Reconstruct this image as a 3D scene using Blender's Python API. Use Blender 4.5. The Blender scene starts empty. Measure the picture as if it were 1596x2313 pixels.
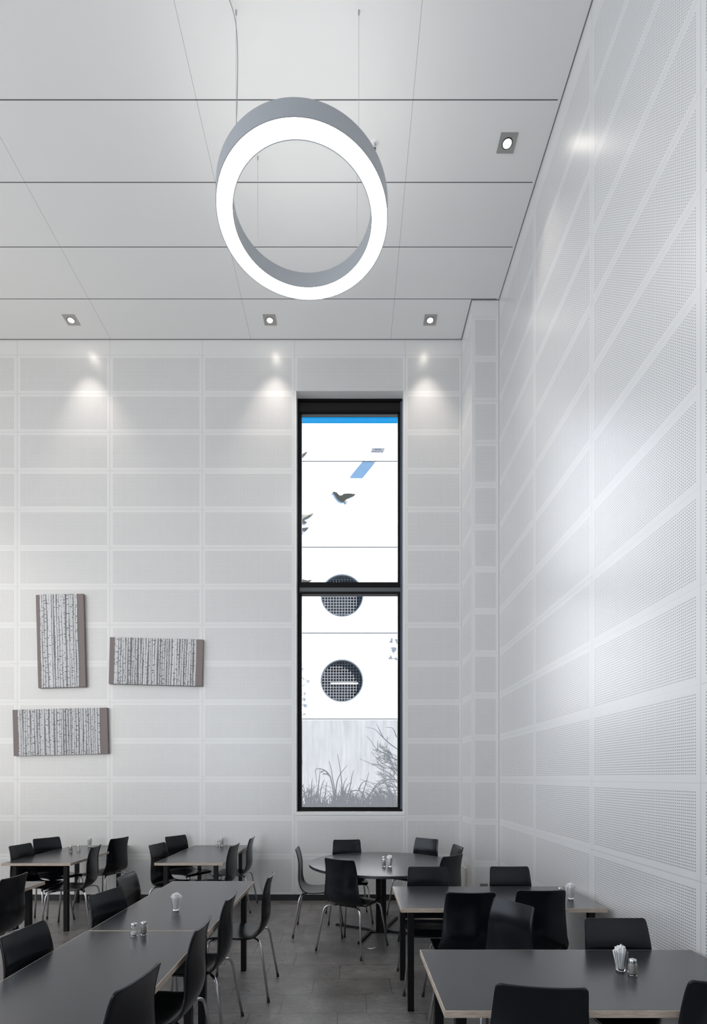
import bpy, bmesh, math, random
from mathutils import Vector, Matrix
R = math.radians
PI = math.pi
sc = bpy.context.scene
COL = sc.collection

# ------------------------------------------------------------------ helpers
def tag(o, label=None, cat=None, group=None, kind=None):
    if label: o['label'] = label
    if cat: o['category'] = cat
    if group: o['group'] = group
    if kind: o['kind'] = kind
    return o

def empty(name, loc=(0, 0, 0), rz=0.0):
    o = bpy.data.objects.new(name, None)
    o.empty_display_size = 0.1
    COL.objects.link(o)
    o.location = loc
    o.rotation_euler = (0, 0, rz)
    return o

def link_mesh(name, me, mats, parent=None, smooth=False):
    o = bpy.data.objects.new(name, me)
    COL.objects.link(o)
    for m in (mats if isinstance(mats, (list, tuple)) else [mats]):
        me.materials.append(m)
    if parent: o.parent = parent
    if smooth:
        me.polygons.foreach_set('use_smooth', [True] * len(me.polygons))
    return o

def finish(bm, name, mats, parent=None, smooth=False, bevel=0.0, seg=2, angle=None):
    if bevel > 0:
        es = [e for e in bm.edges if len(e.link_faces) == 2 and e.calc_face_angle(0) > R(30)]
        bmesh.ops.bevel(bm, geom=es, offset=bevel, segments=seg, affect='EDGES', profile=0.5)
    me = bpy.data.meshes.new(name)
    bm.to_mesh(me); bm.free()
    o = link_mesh(name, me, mats, parent, smooth)
    if angle is not None:
        for p in me.polygons: p.use_smooth = True
        try: me.set_sharp_from_angle(angle=angle)
        except Exception: pass
    return o

def box(bm, x0, x1, y0, y1, z0, z1, mi=0):
    v = [bm.verts.new(p) for p in ((x0,y0,z0),(x1,y0,z0),(x1,y1,z0),(x0,y1,z0),
                                   (x0,y0,z1),(x1,y0,z1),(x1,y1,z1),(x0,y1,z1))]
    for f in ((0,3,2,1),(4,5,6,7),(0,1,5,4),(1,2,6,5),(2,3,7,6),(3,0,4,7)):
        fc = bm.faces.new([v[i] for i in f]); fc.material_index = mi
    return v

def lathe(bm, prof, n=32, c=(0, 0, 0), mi=0, closed=False, sx=1.0):
    rings = []
    for r, z in prof:
        if r < 1e-6:
            rings.append([bm.verts.new((c[0], c[1], c[2] + z))])
        else:
            rings.append([bm.verts.new((c[0] + sx * r * math.cos(2*PI*i/n), c[1] + r * math.sin(2*PI*i/n), c[2] + z)) for i in range(n)])
    pairs = list(zip(rings, rings[1:]))
    if closed: pairs.append((rings[-1], rings[0]))
    for a, b in pairs:
        for i in range(n):
            j = (i + 1) % n
            if len(a) == 1 and len(b) == 1: continue
            if len(a) == 1: f = bm.faces.new((a[0], b[j], b[i]))
            elif len(b) == 1: f = bm.faces.new((a[i], a[j], b[0]))
            else: f = bm.faces.new((a[i], a[j], b[j], b[i]))
            f.material_index = mi

def tube(bm, pts, r, n=10, cap=True, mi=0):
    pts = [Vector(p) for p in pts]
    rs = r if isinstance(r, (list, tuple)) else [r] * len(pts)
    up = Vector((0, 0, 1)); prev = None; rings = []
    for i, p in enumerate(pts):
        if i == 0: t = pts[1] - p
        elif i == len(pts) - 1: t = p - pts[i-1]
        else: t = (pts[i+1] - p).normalized() + (p - pts[i-1]).normalized()
        t.normalize()
        if prev is None:
            a = up if abs(t.dot(up)) < 0.9 else Vector((1, 0, 0))
            nrm = (a - t * a.dot(t)).normalized()
        else:
            nrm = (prev - t * prev.dot(t)).normalized()
        prev = nrm
        b = t.cross(nrm)
        rings.append([bm.verts.new(p + rs[i] * (math.cos(2*PI*k/n) * nrm + math.sin(2*PI*k/n) * b)) for k in range(n)])
    for a, b in zip(rings, rings[1:]):
        for k in range(n):
            f = bm.faces.new((a[k], a[(k+1) % n], b[(k+1) % n], b[k])); f.material_index = mi; f.smooth = True
    if cap:
        bm.faces.new(rings[0][::-1]).material_index = mi; bm.faces.new(rings[-1]).material_index = mi

def smooth_path(pts, rad, n=6):
    """round the corners of a polyline with quadratic arcs"""
    pts = [Vector(p) for p in pts]; out = [pts[0]]
    for i in range(1, len(pts) - 1):
        a, p, b = pts[i-1], pts[i], pts[i+1]
        r = min(rad, (a-p).length*.49, (b-p).length*.49)
        p0 = p + (a-p).normalized()*r; p1 = p + (b-p).normalized()*r
        for k in range(n + 1):
            t = k / n
            out.append((1-t)**2*p0 + 2*t*(1-t)*p + t*t*p1)
    out.append(pts[-1])
    return out

def catmull(P, n):
    P = [Vector(p) for p in P]; P = [2*P[0]-P[1]] + P + [2*P[-1]-P[-2]]; out = []
    for i in range(1, len(P) - 2):
        for k in range(n):
            t = k / n; a, b, c, d = P[i-1], P[i], P[i+1], P[i+2]
            out.append(.5*((2*b) + (-a+c)*t + (2*a-5*b+4*c-d)*t*t + (-a+3*b-3*c+d)*t**3))
    out.append(P[-2])
    return out

# ------------------------------------------------------------------ materials
def mat(name, col, rough=.5, metal=0.0, spec=.5, coat=0.0, emit=None, estr=0.0):
    m = bpy.data.materials.new(name); m.use_nodes = True
    b = m.node_tree.nodes['Principled BSDF']
    b.inputs['Base Color'].default_value = (*col, 1)
    b.inputs['Roughness'].default_value = rough
    b.inputs['Metallic'].default_value = metal
    b.inputs['Specular IOR Level'].default_value = spec
    b.inputs['Coat Weight'].default_value = coat
    if emit:
        b.inputs['Emission Color'].default_value = (*emit, 1)
        b.inputs['Emission Strength'].default_value = estr
    return m

class NT:
    """small node building helper"""
    def __init__(s, m): s.t = m.node_tree; s.n = s.t.nodes; s.l = s.t.links; s.b = s.n['Principled BSDF']
    def m(s, op, a, b=None, c=None):
        n = s.n.new('ShaderNodeMath'); n.operation = op
        for i, v in enumerate((a, b, c)):
            if v is None: continue
            if isinstance(v, (int, float)): n.inputs[i].default_value = v
            else: s.l.new(v, n.inputs[i])
        return n.outputs[0]
    def attr(s, name):
        n = s.n.new('ShaderNodeAttribute'); n.attribute_name = name
        x = s.n.new('ShaderNodeSeparateXYZ'); s.l.new(n.outputs['Vector'], x.inputs[0]); return x.outputs
    def pos(s, obj=False):
        if obj:
            n = s.n.new('ShaderNodeTexCoord'); return n.outputs['Object']
        n = s.n.new('ShaderNodeNewGeometry'); return n.outputs['Position']
    def sep(s, v):
        x = s.n.new('ShaderNodeSeparateXYZ'); s.l.new(v, x.inputs[0]); return x.outputs
    def mix(s, f, a, b):
        n = s.n.new('ShaderNodeMix'); n.data_type = 'RGBA'
        for sock, v in ((n.inputs[0], f), (n.inputs[6], a), (n.inputs[7], b)):
            if isinstance(v, (int, float)): sock.default_value = v
            elif isinstance(v, tuple): sock.default_value = (*v, 1)
            else: s.l.new(v, sock)
        return n.outputs[2]
    def noise(s, vec, scale, detail=4, rough=.6, mp=None):
        if mp:
            g = s.n.new('ShaderNodeMapping'); g.inputs['Scale'].default_value = mp[0]; g.inputs['Rotation'].default_value = mp[1]
            s.l.new(vec, g.inputs[0]); vec = g.outputs[0]
        n = s.n.new('ShaderNodeTexNoise'); n.inputs['Scale'].default_value = scale
        n.inputs['Detail'].default_value = detail; n.inputs['Roughness'].default_value = rough
        s.l.new(vec, n.inputs['Vector']); return n.outputs[0]
    def bump(s, h, strength, dist):
        n = s.n.new('ShaderNodeBump'); n.inputs['Strength'].default_value = strength; n.inputs['Distance'].default_value = dist
        s.l.new(h, n.inputs['Height']); s.l.new(n.outputs[0], s.b.inputs['Normal'])
    def ramp(s, f, stops):
        n = s.n.new('ShaderNodeValToRGB'); s.l.new(f, n.inputs[0])
        e = n.color_ramp.elements
        while len(e) < len(stops): e.new(0.5)
        for i, (p, c) in enumerate(stops): e[i].position = p; e[i].color = (*c, 1)
        return n.outputs[0]

WHITE = (.76, .755, .745)
PITCH = .0164
def perforated():
    m = mat('perforated_white_panel', WHITE, rough=.34, spec=1.0, coat=.8); t = NT(m)
    t.b.inputs['Coat Roughness'].default_value = .32; t.b.inputs['Coat IOR'].default_value = 1.7
    u, v, _ = t.attr('pco'); hu, hv, st = t.attr('psz'); eu, ev, vst = t.attr('phl')
    def cell(w, e):
        a = t.m('DIVIDE', t.m('ADD', w, e), PITCH)
        return t.m('MULTIPLY', t.m('SUBTRACT', a, t.m('ROUND', a)), PITCH)
    du, dv = cell(u, eu), cell(v, ev)
    d = t.m('SQRT', t.m('ADD', t.m('MULTIPLY', du, du), t.m('MULTIPLY', dv, dv)))
    hole = t.m('LESS_THAN', d, .0036)
    au, av = t.m('ABSOLUTE', u), t.m('ABSOLUTE', v)
    inu = t.m('LESS_THAN', au, t.m('ADD', eu, PITCH*.5)); inv = t.m('LESS_THAN', av, t.m('ADD', ev, PITCH*.5))
    hole = t.m('MULTIPLY', hole, t.m('MULTIPLY', inu, inv))
    hole = t.m('MULTIPLY', hole, t.m('GREATER_THAN', eu, .001))
    su = t.m('GREATER_THAN', t.m('SUBTRACT', au, hu), -.0021)
    sv = t.m('GREATER_THAN', t.m('SUBTRACT', av, hv), -.0020)
    seam = t.m('MAXIMUM', t.m('MULTIPLY', su, vst), t.m('MULTIPLY', sv, st))
    c = t.mix(seam, WHITE, (.16, .16, .165))
    c = t.mix(t.m('MULTIPLY', hole, .93), c, (.035, .036, .04))
    t.l.new(c, t.b.inputs['Base Color'])
    return m

def slate():
    m = mat('slate_tile', (.07, .068, .066), rough=.5, spec=1.0); t = NT(m)
    P = t.pos(); x, y, _ = t.sep(P)
    row = t.m('FLOOR', t.m('DIVIDE', t.m('SUBTRACT', y, 3.571), .306))
    fy = t.m('SUBTRACT', t.m('DIVIDE', t.m('SUBTRACT', y, 3.571), .306), row)
    uu = t.m('DIVIDE', t.m('SUBTRACT', t.m('ADD', x, .484), t.m('MULTIPLY', row, .2)), .6)
    fx = t.m('SUBTRACT', uu, t.m('FLOOR', uu))
    gx = t.m('GREATER_THAN', t.m('ABSOLUTE', t.m('SUBTRACT', fx, .5)), .5-.0050)
    gy = t.m('GREATER_THAN', t.m('ABSOLUTE', t.m('SUBTRACT', fy, .5)), .5-.0100)
    g = t.m('MAXIMUM', gx, gy)
    idn = t.n.new('ShaderNodeTexWhiteNoise'); idn.noise_dimensions = '2D'
    cb = t.n.new('ShaderNodeCombineXYZ'); t.l.new(row, cb.inputs[0]); t.l.new(t.m('FLOOR', uu), cb.inputs[1])
    t.l.new(cb.outputs[0], idn.inputs['Vector'])
    n1 = t.noise(P, 5, 4, .6); n2 = t.noise(P, 14, 6, .66, ((1, 2.6, 1), (0, 0, R(-38))))
    col = t.ramp(t.m('ADD', t.m('MULTIPLY', n1, .55), t.m('MULTIPLY', n2, .45)),
                 [(.32, (.12, .112, .106)), (.5, (.182, .174, .167)), (.68, (.31, .30, .292))])
    col = t.mix(t.m('MULTIPLY', idn.outputs[0], .25), col, (.08, .074, .070))
    col = t.mix(t.m('MULTIPLY', g, .92), col, (.022, .022, .022))
    t.l.new(col, t.b.inputs['Base Color'])
    t.l.new(t.m('ADD', .12, t.m('MULTIPLY', n2, .42)), t.b.inputs['Roughness'])
    h = t.m('SUBTRACT', t.m('ADD', n2, t.m('MULTIPLY', n1, .5)), t.m('MULTIPLY', g, .8))
    t.bump(h, .5, .008)
    return m

def ceiling_mat():
    C = (.88, .88, .87)
    m = mat('ceiling_board', C, rough=.6, spec=.3); t = NT(m)
    x, y, z = t.sep(t.pos())
    a = t.m('DIVIDE', t.m('SUBTRACT', y, 6.257), .6133)
    ly = t.m('LESS_THAN', t.m('ABSOLUTE', t.m('SUBTRACT', a, t.m('ROUND', a))), .0046/.6133)
    ly = t.m('MULTIPLY', ly, t.m('LESS_THAN', x, 1.757)); ly = t.m('MULTIPLY', ly, t.m('LESS_THAN', y, 6.5))
    b = t.m('DIVIDE', t.m('SUBTRACT', x, .533), 1.83)
    lx = t.m('LESS_THAN', t.m('ABSOLUTE', t.m('SUBTRACT', b, t.m('ROUND', b))), .0018/1.83)
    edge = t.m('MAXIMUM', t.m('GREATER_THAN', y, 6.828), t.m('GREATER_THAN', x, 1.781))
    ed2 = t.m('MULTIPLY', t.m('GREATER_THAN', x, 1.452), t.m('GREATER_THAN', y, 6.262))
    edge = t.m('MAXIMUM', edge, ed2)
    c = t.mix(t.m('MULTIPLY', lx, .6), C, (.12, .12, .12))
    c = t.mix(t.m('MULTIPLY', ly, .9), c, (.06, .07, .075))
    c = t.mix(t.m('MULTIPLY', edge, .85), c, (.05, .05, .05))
    t.l.new(c, t.b.inputs['Base Color'])
    return m

def plywood():
    m = mat('plywood_edge', (.40, .32, .26), rough=.5); t = NT(m)
    P = t.pos(True)
    n = t.noise(P, 14, 6, .7, ((1, 1, 14), (0, 0, 0)))
    t.l.new(t.ramp(n, [(.3, (.30, .235, .185)), (.55, (.50, .42, .345)), (.75, (.66, .58, .50))]), t.b.inputs['Base Color'])
    return m

def facade_mat():
    m = mat('white_render', (.84, .84, .83), rough=.85, spec=.2); t = NT(m)
    P = t.pos(); x, y, z = t.sep(P)
    a = t.m('DIVIDE', t.m('SUBTRACT', z, 3.391), 2.63)
    ln = t.m('LESS_THAN', t.m('ABSOLUTE', t.m('SUBTRACT', a, t.m('ROUND', a))), .017/2.63)
    st = t.noise(P, 1.1, 5, .6, ((2.2, 1, .5), (0, 0, 0)))
    c = t.mix(t.m('MULTIPLY', st, .13), (.86, .86, .86), (.5, .51, .53))
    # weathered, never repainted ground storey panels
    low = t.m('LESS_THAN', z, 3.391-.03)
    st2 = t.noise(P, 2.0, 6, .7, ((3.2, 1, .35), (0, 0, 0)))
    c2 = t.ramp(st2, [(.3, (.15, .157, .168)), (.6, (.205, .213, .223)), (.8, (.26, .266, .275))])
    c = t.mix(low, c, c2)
    c = t.mix(t.m('MULTIPLY', ln, .97), c, (.014, .022, .032))
    t.l.new(c, t.b.inputs['Base Color'])
    return m

def glass_thin(name='window_glass', tint=(1, 1, 1), refl=1.0):
    m = bpy.data.materials.new(name); m.use_nodes = True; n = m.node_tree.nodes; l = m.node_tree.links; n.clear()
    o = n.new('ShaderNodeOutputMaterial'); tr = n.new('ShaderNodeBsdfTransparent'); tr.inputs[0].default_value = (*tint, 1)
    g = n.new('ShaderNodeBsdfGlossy'); g.inputs['Roughness'].default_value = .02
    fr = n.new('ShaderNodeFresnel'); fr.inputs[0].default_value = 1.45
    mt = n.new('ShaderNodeMath'); mt.operation = 'MULTIPLY'; mt.inputs[1].default_value = refl
    mx = n.new('ShaderNodeMixShader'); l.new(fr.outputs[0], mt.inputs[0]); l.new(mt.outputs[0], mx.inputs[0])
    l.new(tr.outputs[0], mx.inputs[1]); l.new(g.outputs[0], mx.inputs[2]); l.new(mx.outputs[0], o.inputs[0])
    return m

def jar_glass():
    m = mat('clear_glass', (.97, .98, .98), rough=.02)
    m.node_tree.nodes['Principled BSDF'].inputs['Transmission Weight'].default_value = 1.0
    return m

def laminate():
    return mat('dark_grey_laminate', (.032, .033, .038), rough=.26, spec=.75)

def chair_black():
    return mat('black_lacquered_plywood', (.004, .005, .008), rough=.21, spec=.34)

def brushed():
    m = mat('brushed_steel', (.46, .45, .44), rough=.35, metal=.9); return m

M = dict(
    perf=perforated(), white=mat('white_lacquer', (.86, .86, .85), .3), floor=slate(), ceil=ceiling_mat(),
    base=mat('black_skirting', (.012, .012, .014), .4), plain=mat('plain_wall_paint', (.70, .70, .69), .6),
    black=mat('black_powder_coat', (.004, .004, .005), .4, spec=.25), frame=mat('black_window_frame', (.002, .002, .003), .35, spec=.2),
    grey=mat('grey_aluminium', (.11, .12, .13), .35, .3), skyjamb=mat('sky_reflection_jamb', (.085, .10, .135), .35, .2),
    brownp=mat('dark_brown_panel', (.010, .0085, .008), .5, spec=.3),
    glass=glass_thin(), lam=laminate(), ply=plywood(), chair=chair_black(),
    chrome=mat('satin_chrome', (.62, .62, .64), .20, 1.0), rubber=mat('black_rubber', (.012, .012, .012), .6),
    jar=jar_glass(), cap=mat('shaker_cap_metal', (.62, .62, .62), .18, 1.0), salt=mat('salt', (.9, .9, .9), .8),
    pepper=mat('ground_pepper', (.33, .30, .27), .9), paper=mat('white_paper_napkin', (.88, .88, .88), .8),
    steel=brushed(), ringbody=mat('silver_grey_ring_paint', (.44, .47, .50), .38, .25),
    diff=mat('lit_diffuser', (.9, .9, .9), .5, emit=(1, .97, .93), estr=7.0),
    uplight=mat('added_uplight_glow', (.9, .9, .9), .5, emit=(1, .97, .93), estr=3.4),
    bulb=mat('lit_spot_lamp', (.9, .9, .9), .4, emit=(1, .93, .84), estr=24.0),
    tube=mat('lit_tube', (.9, .9, .9), .4, emit=(1, .93, .8), estr=1.4),
    cord=mat('clear_grey_cord', (.33, .33, .34), .4), wire=mat('steel_wire', (.42, .42, .43), .35, .5),
    taupe=mat('taupe_canvas', (.255, .215, .205), .8), facade=facade_mat(), mural=mat('grey_mural_paint', (.062, .066, .073), .8, spec=.1),
    paleart=mat('pale_grey_mural_paint', (.095, .112, .13), .8, spec=.1),
    birdm=mat('weathered_dark_metal', (.010, .013, .008), .7, spec=.2), birdg=mat('weathered_grey_metal', (.035, .035, .032), .7, spec=.2),
    gr=mat('galvanised_grille', (.23, .24, .26), .5, .2), dark=mat('dark_interior', (.002, .004, .008), .6, spec=.1),
    porth=mat('blue_grey_porthole_frame', (.06, .08, .10), .5), lampw=mat('grey_lamp_housing', (.10, .105, .115), .6),
    ground=mat('paving', (.22, .22, .215), .9), socket=mat('grey_socket_plastic', (.26, .26, .25), .45),
    beige=mat('beige_cover_board', (.60, .585, .53), .5), concrete=mat('exterior_wall_plaster', (.5, .5, .5), .8),
)

# ------------------------------------------------------------------ measures (metres; camera stands at x=0, y=0)
CAMZ = 1.615
YB = 6.84            # inner face of back wall
XR = 1.79            # inner face of right wall
XL = -7.2            # left wall
YR = -7.5            # rear wall behind the camera
HC = 7.34            # ceiling height
YP, XP = 6.27, 1.463  # pilaster front / side
K0, KH = .069, .505  # panel row grid

class PanelMesh:
    def __init__(s): s.v = []; s.f = []; s.mi = []; s.co = []; s.sz = []; s.hl = []
    def quad(s, pts, uv, hu, hv, seam, eu, ev, mi=0, vs=.5):
        b = len(s.v); s.v += pts; s.f.append((b, b+1, b+2, b+3)); s.mi.append(mi)
        for a in uv:
            s.co += [a[0], a[1], 0]; s.sz += [hu, hv, seam]; s.hl += [eu, ev, vs]
    def cell(s, P, u0, u1, v0, v1, nv0=None, nv1=None, holes=True, seam=.3, vs=.5):
        """P(u,v)->point; visible part u0..u1,v0..v1; nominal cell v range nv0..nv1"""
        if nv0 is None: nv0 = v0
        if nv1 is None: nv1 = v1
        cu, cv = (u0+u1)/2, (nv0+nv1)/2; hu, hv = (u1-u0)/2, (nv1-nv0)/2
        eu = ev = 0
        if holes:
            nu = int((2*hu - .082) / PITCH) ; eu = nu * PITCH / 2; ev = 25 * PITCH / 2
        uv = [(a-cu, b-cv) for a, b in ((u0, v0), (u1, v0), (u1, v1), (u0, v1))]
        s.quad([P(u0, v0), P(u1, v0), P(u1, v1), P(u0, v1)], uv, hu, hv, seam, eu, ev, vs=vs)
    def plainbox(s, x0, x1, y0, y1, z0, z1):
        c = [(x0,y0,z0),(x1,y0,z0),(x1,y1,z0),(x0,y1,z0),(x0,y0,z1),(x1,y0,z1),(x1,y1,z1),(x0,y1,z1)]
        for f in ((0,3,2,1),(4,5,6,7),(0,1,5,4),(1,2,6,5),(2,3,7,6),(3,0,4,7)):
            s.quad([c[i] for i in f], [(0, 0)]*4, 1, 1, 0, 0, 0, 1)
    def build(s, name, parent=None):
        me = bpy.data.meshes.new(name); me.from_pydata(s.v, [], s.f); me.update()
        for an, d in (('pco', s.co), ('psz', s.sz), ('phl', s.hl)):
            a = me.attributes.new(an, 'FLOAT_VECTOR', 'CORNER'); a.data.foreach_set('vector', d)
        o = link_mesh(name, me, [M['perf'], M['white']], parent)
        me.polygons.foreach_set('material_index', s.mi)
        return o

rng = random.Random(4)
NROW = 14
# ---- back wall with window opening
WX0, WX1, WZ0, WZ1 = -.7015, .7000, 1.137, 6.670
pm = PanelMesh(); Pb = lambda u, v: (u, YB, v)
cols = [-7.99, -6.778, -5.566, -4.354, -3.142, -1.930, -.7246, .7246, 1.463]
for a, b in zip(cols, cols[1:]):
    a2 = max(a, XL)
    if b <= XL: continue
    win = (a == -.7246)
    pm.cell(Pb, a2, b, 0, K0, holes=False, seam=0)
    for k in range(NROW):
        z0, z1 = K0 + k*KH, K0 + (k+1)*KH
        se = rng.choice((.10, .22, .34, .42))
        if win and z0 > WZ0 - .2 and z1 < WZ1: continue
        if win and z0 < WZ0 < z1: pm.cell(Pb, a2, b, z0, WZ0, z0, z1, holes=False, seam=se); continue
        if win and z0 < WZ1 < z1: pm.cell(Pb, a2, b, WZ1, z1, z0, z1, seam=se); continue
        pm.cell(Pb, a2, b, z0, z1, seam=se)
    pm.cell(Pb, a2, b, K0+NROW*KH, HC, holes=False, seam=.3)
# slim jamb strips beside the window
for (a, b) in ((-.7246, WX0), (WX1, .7246)):
    pm.quad([(a, YB, WZ0), (b, YB, WZ0), (b, YB, WZ1), (a, YB, WZ1)], [(.0, 0)]*4, 1, 1, 0, 0, 0, 1)
YO = 7.16
pm.plainbox(XL-.2, WX0, YB+.004, YO, -.2, HC+.2); pm.plainbox(WX1, XR+.2, YB+.004, YO, -.2, HC+.2)
pm.plainbox(WX0, WX1, YB+.004, YO, -.2, WZ0); pm.plainbox(WX0, WX1, YB+.004, YO, WZ1, HC+.2)
tag(pm.build('wall_back'), kind='structure', label='white perforated panel wall with the tall window')

# ---- right wall
pm = PanelMesh(); Pr = lambda u, v: (XR, u, v)
ys = [3.868 + 1.2005*k for k in range(-10, 3)]
ys = [y for y in ys if y > YR] + [YP + .001, YB]
ys = [YR] + sorted(set(ys))
for a, b in zip(ys, ys[1:]):
    if b - a < .05: continue
    f = lambda u, v: (XR, -u, v)
    pm.cell(f, -b, -a, 0, K0, holes=False, seam=0)
    for k in range(NROW):
        pm.cell(f, -b, -a, K0+k*KH, K0+(k+1)*KH, seam=rng.choice((.06, .12, .25, .42)), vs=.1 if b > 6 else .45)
    pm.cell(f, -b, -a, K0+NROW*KH, HC, holes=False, seam=.3)
pm.plainbox(XR+.004, XR+.2, YR-.2, YB+.003, -.2, HC+.2)
tag(pm.build('wall_right'), kind='structure', label='tall white perforated wall on the right')

# ---- pilaster in the corner
pm = PanelMesh(); Pp = lambda u, v: (u, YP, v); Ps = lambda u, v: (XP, -u, v)
for P, a, b in ((Pp, XP, XR-.002), (Ps, -YB+.002, -YP)):
    pm.cell(P, a, b, 0, K0, holes=False, seam=0, vs=.1)
    for k in range(NROW):
        pm.cell(P, a, b, K0+k*KH, K0+(k+1)*KH, seam=.55 if k == 11 else .12, vs=.1)
    pm.cell(P, a, b, K0+NROW*KH, HC-.002, holes=False, seam=.3, vs=.1)
tag(pm.build('wall_pilaster'), kind='structure', label='perforated white corner pilaster')

# ---- left wall, rear wall, both with added unseen windows for fill light, floor, ceiling
LY0, LY1, LZ0, LZ1 = -4.0, 5.6, .8, 6.6
bm = bmesh.new()
box(bm, XL-.2, XL, YR-.2, LY0, -.2, HC+.2); box(bm, XL-.2, XL, LY1, YB, -.2, HC+.2)
box(bm, XL-.2, XL, LY0, LY1, -.2, LZ0); box(bm, XL-.2, XL, LY0, LY1, LZ1, HC+.2)
tag(finish(bm, 'wall_left', M['plain']), kind='structure')
w3 = tag(empty('added_left_window', (XL-.1, (LY0+LY1)/2, LZ0)), kind='structure'); oy = (LY0+LY1)/2  # unseen window, added and sized to light the room
bm = bmesh.new()
for i in range(8):
    y = LY0+.035 + (LY1-LY0-.07)*i/7 - oy
    box(bm, -.04, .04, y-.034, y+.034, 0, LZ1-LZ0)
for z in (0, LZ1-LZ0-.07): box(bm, -.035, .035, LY0-oy+.07, LY1-oy-.07, z+.001, z+.069)
finish(bm, 'added_window_frame', M['frame'], w3)
bm = bmesh.new(); box(bm, -.004, .004, LY0-oy, LY1-oy, .07, LZ1-LZ0-.07); finish(bm, 'glass_pane', M['glass'], w3)
RX0, RX1, RZ0, RZ1 = -6.8, -2.4, .35, 6.2
bm = bmesh.new()
box(bm, XL, RX0, YR-.2, YR, -.2, HC+.2); box(bm, RX1, XR, YR-.2, YR, -.2, HC+.2)
box(bm, RX0, RX1, YR-.2, YR, -.2, RZ0); box(bm, RX0, RX1, YR-.2, YR, RZ1, HC+.2)
tag(finish(bm, 'wall_rear', M['plain']), kind='structure')
w2 = tag(empty('added_rear_window', ((RX0+RX1)/2, YR-.1, RZ0)), kind='structure')  # unseen window, added for fill, kept clear of the glass reflection
bm = bmesh.new(); ox = (RX0+RX1)/2
for i in range(6):
    x = RX0 + (RX1-RX0)*i/5 - ox
    box(bm, x-.035, x+.035, -.04, .04, 0, RZ1-RZ0)
for z in (0, 2.2, RZ1-RZ0-.07): box(bm, RX0-ox, RX1-ox, -.035, .035, z, z+.07)
finish(bm, 'added_window_frame', M['frame'], w2)
bm = bmesh.new(); box(bm, RX0-ox, RX1-ox, -.004, .004, 0, RZ1-RZ0); finish(bm, 'glass_pane', M['glass'], w2)
bm = bmesh.new(); box(bm, XL-.2, XR+.2, YR-.2, YO, -.2, 0)
tag(finish(bm, 'floor', M['floor']), kind='structure', label='dark grey slate tile floor')
bm = bmesh.new(); box(bm, XL-.2, XR+.2, YR-.2, YO, HC, HC+.25)
tag(finish(bm, 'ceiling', M['ceil']), kind='structure', label='white board ceiling with dark joints')
# skirting
for nm, b4 in (('baseboard_back', (XL+.002, XP-.016, YB-.014, YB-.001)), ('baseboard_right', (XR-.014, XR-.001, YR+.01, YP-.016)),
               ('baseboard_pilaster', (XP-.014, XR-.016, YP-.014, YP-.001)), ('baseboard_left', (XL+.001, XL+.014, YR+.01, YB-.016))):
    bm = bmesh.new(); box(bm, *b4, 0.0, .078)
    tag(finish(bm, nm, M['base'], bevel=.002, seg=1), kind='structure')

# ------------------------------------------------------------------ window
YF = 6.980
w1 = tag(empty('window_1', (0, YF, WZ0)), label='tall narrow black framed window in the back wall', kind='structure')
def W(x0, x1, y0, y1, z0, z1, name, m, parent=w1, bevel=.0015):
    bm = bmesh.new(); box(bm, x0, x1, y0-YF, y1-YF, z0-WZ0, z1-WZ0)
    return finish(bm, name, m, parent, bevel=bevel, seg=1)
# outer frame
bm = bmesh.new()
box(bm, WX0, -.672, 0, .11, .02, WZ1-WZ0); box(bm, -.672, WX1, 0, .11, 6.633-WZ0, WZ1-WZ0)
box(bm, -.672, WX1, 0, .11, .0201, 1.186-WZ0)
finish(bm, 'outer_frame', M['frame'], w1)
W(.673, WX1, YF+.0, YF+.11, 1.187, 6.632, 'jamb_sky_tint', M['skyjamb'])  # right jamb: sky reflection put into its grey-blue colour
W(-.671, .672, YF+.015, YF+.10, 6.512, 6.632, 'head_panel', M['brownp'])
W(-.671, .672, YF-.006, YF+.09, 6.482, 6.511, 'head_rail', M['frame'])
W(-.645, .640, YF+.02, YF+.06, 6.466, 6.4815, 'blind_rail', M['grey'])
# sashes
def sash(z0, z1):
    bm = bmesh.new(); y0, y1 = .012, .075
    box(bm, -.671, -.645, y0, y1, z0-WZ0, z1-WZ0); box(bm, .640, .672, y0, y1, z0-WZ0, z1-WZ0)
    box(bm, -.645, .640, y0, y1, z0-WZ0, z0+.026-WZ0)
    return finish(bm, 'sash', M['frame'], w1)
s1 = sash(1.187, 4.056); s2 = sash(4.197, 6.4815)
W(-.645, .640, YF+.05, YF+.056, 1.214, 4.057, 'glass_pane', M['glass'], bevel=0)
W(-.645, .640, YF+.05, YF+.056, 4.224, 6.466, 'glass_pane', M['glass'], bevel=0)
W(-.671, .672, YF-.004, YF+.09, 4.150, 4.1965, 'transom_bar', M['frame'])
W(-.671, .672, YF+.004, YF+.085, 4.091, 4.1495, 'transom_plate', M['grey'])
W(-.671, .672, YF-.004, YF+.09, 4.057, 4.0905, 'transom_bar', M['frame'])
# slim white lining strips around the opening
t1 = tag(empty('trim_1', (0, YB, WZ0)), kind='structure', label='white window lining')
bm = bmesh.new()
box(bm, WX0-.012, WX1+.012, -.004, YF+.1-YB, -.02, .0195); box(bm, WX0-.012, WX0-.0005, -.004, .0005, .02, WZ1-WZ0)
box(bm, WX1+.0005, WX1+.012, -.004, .0005, .02, WZ1-WZ0)
finish(bm, 'lining', M['white'], t1)

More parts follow.
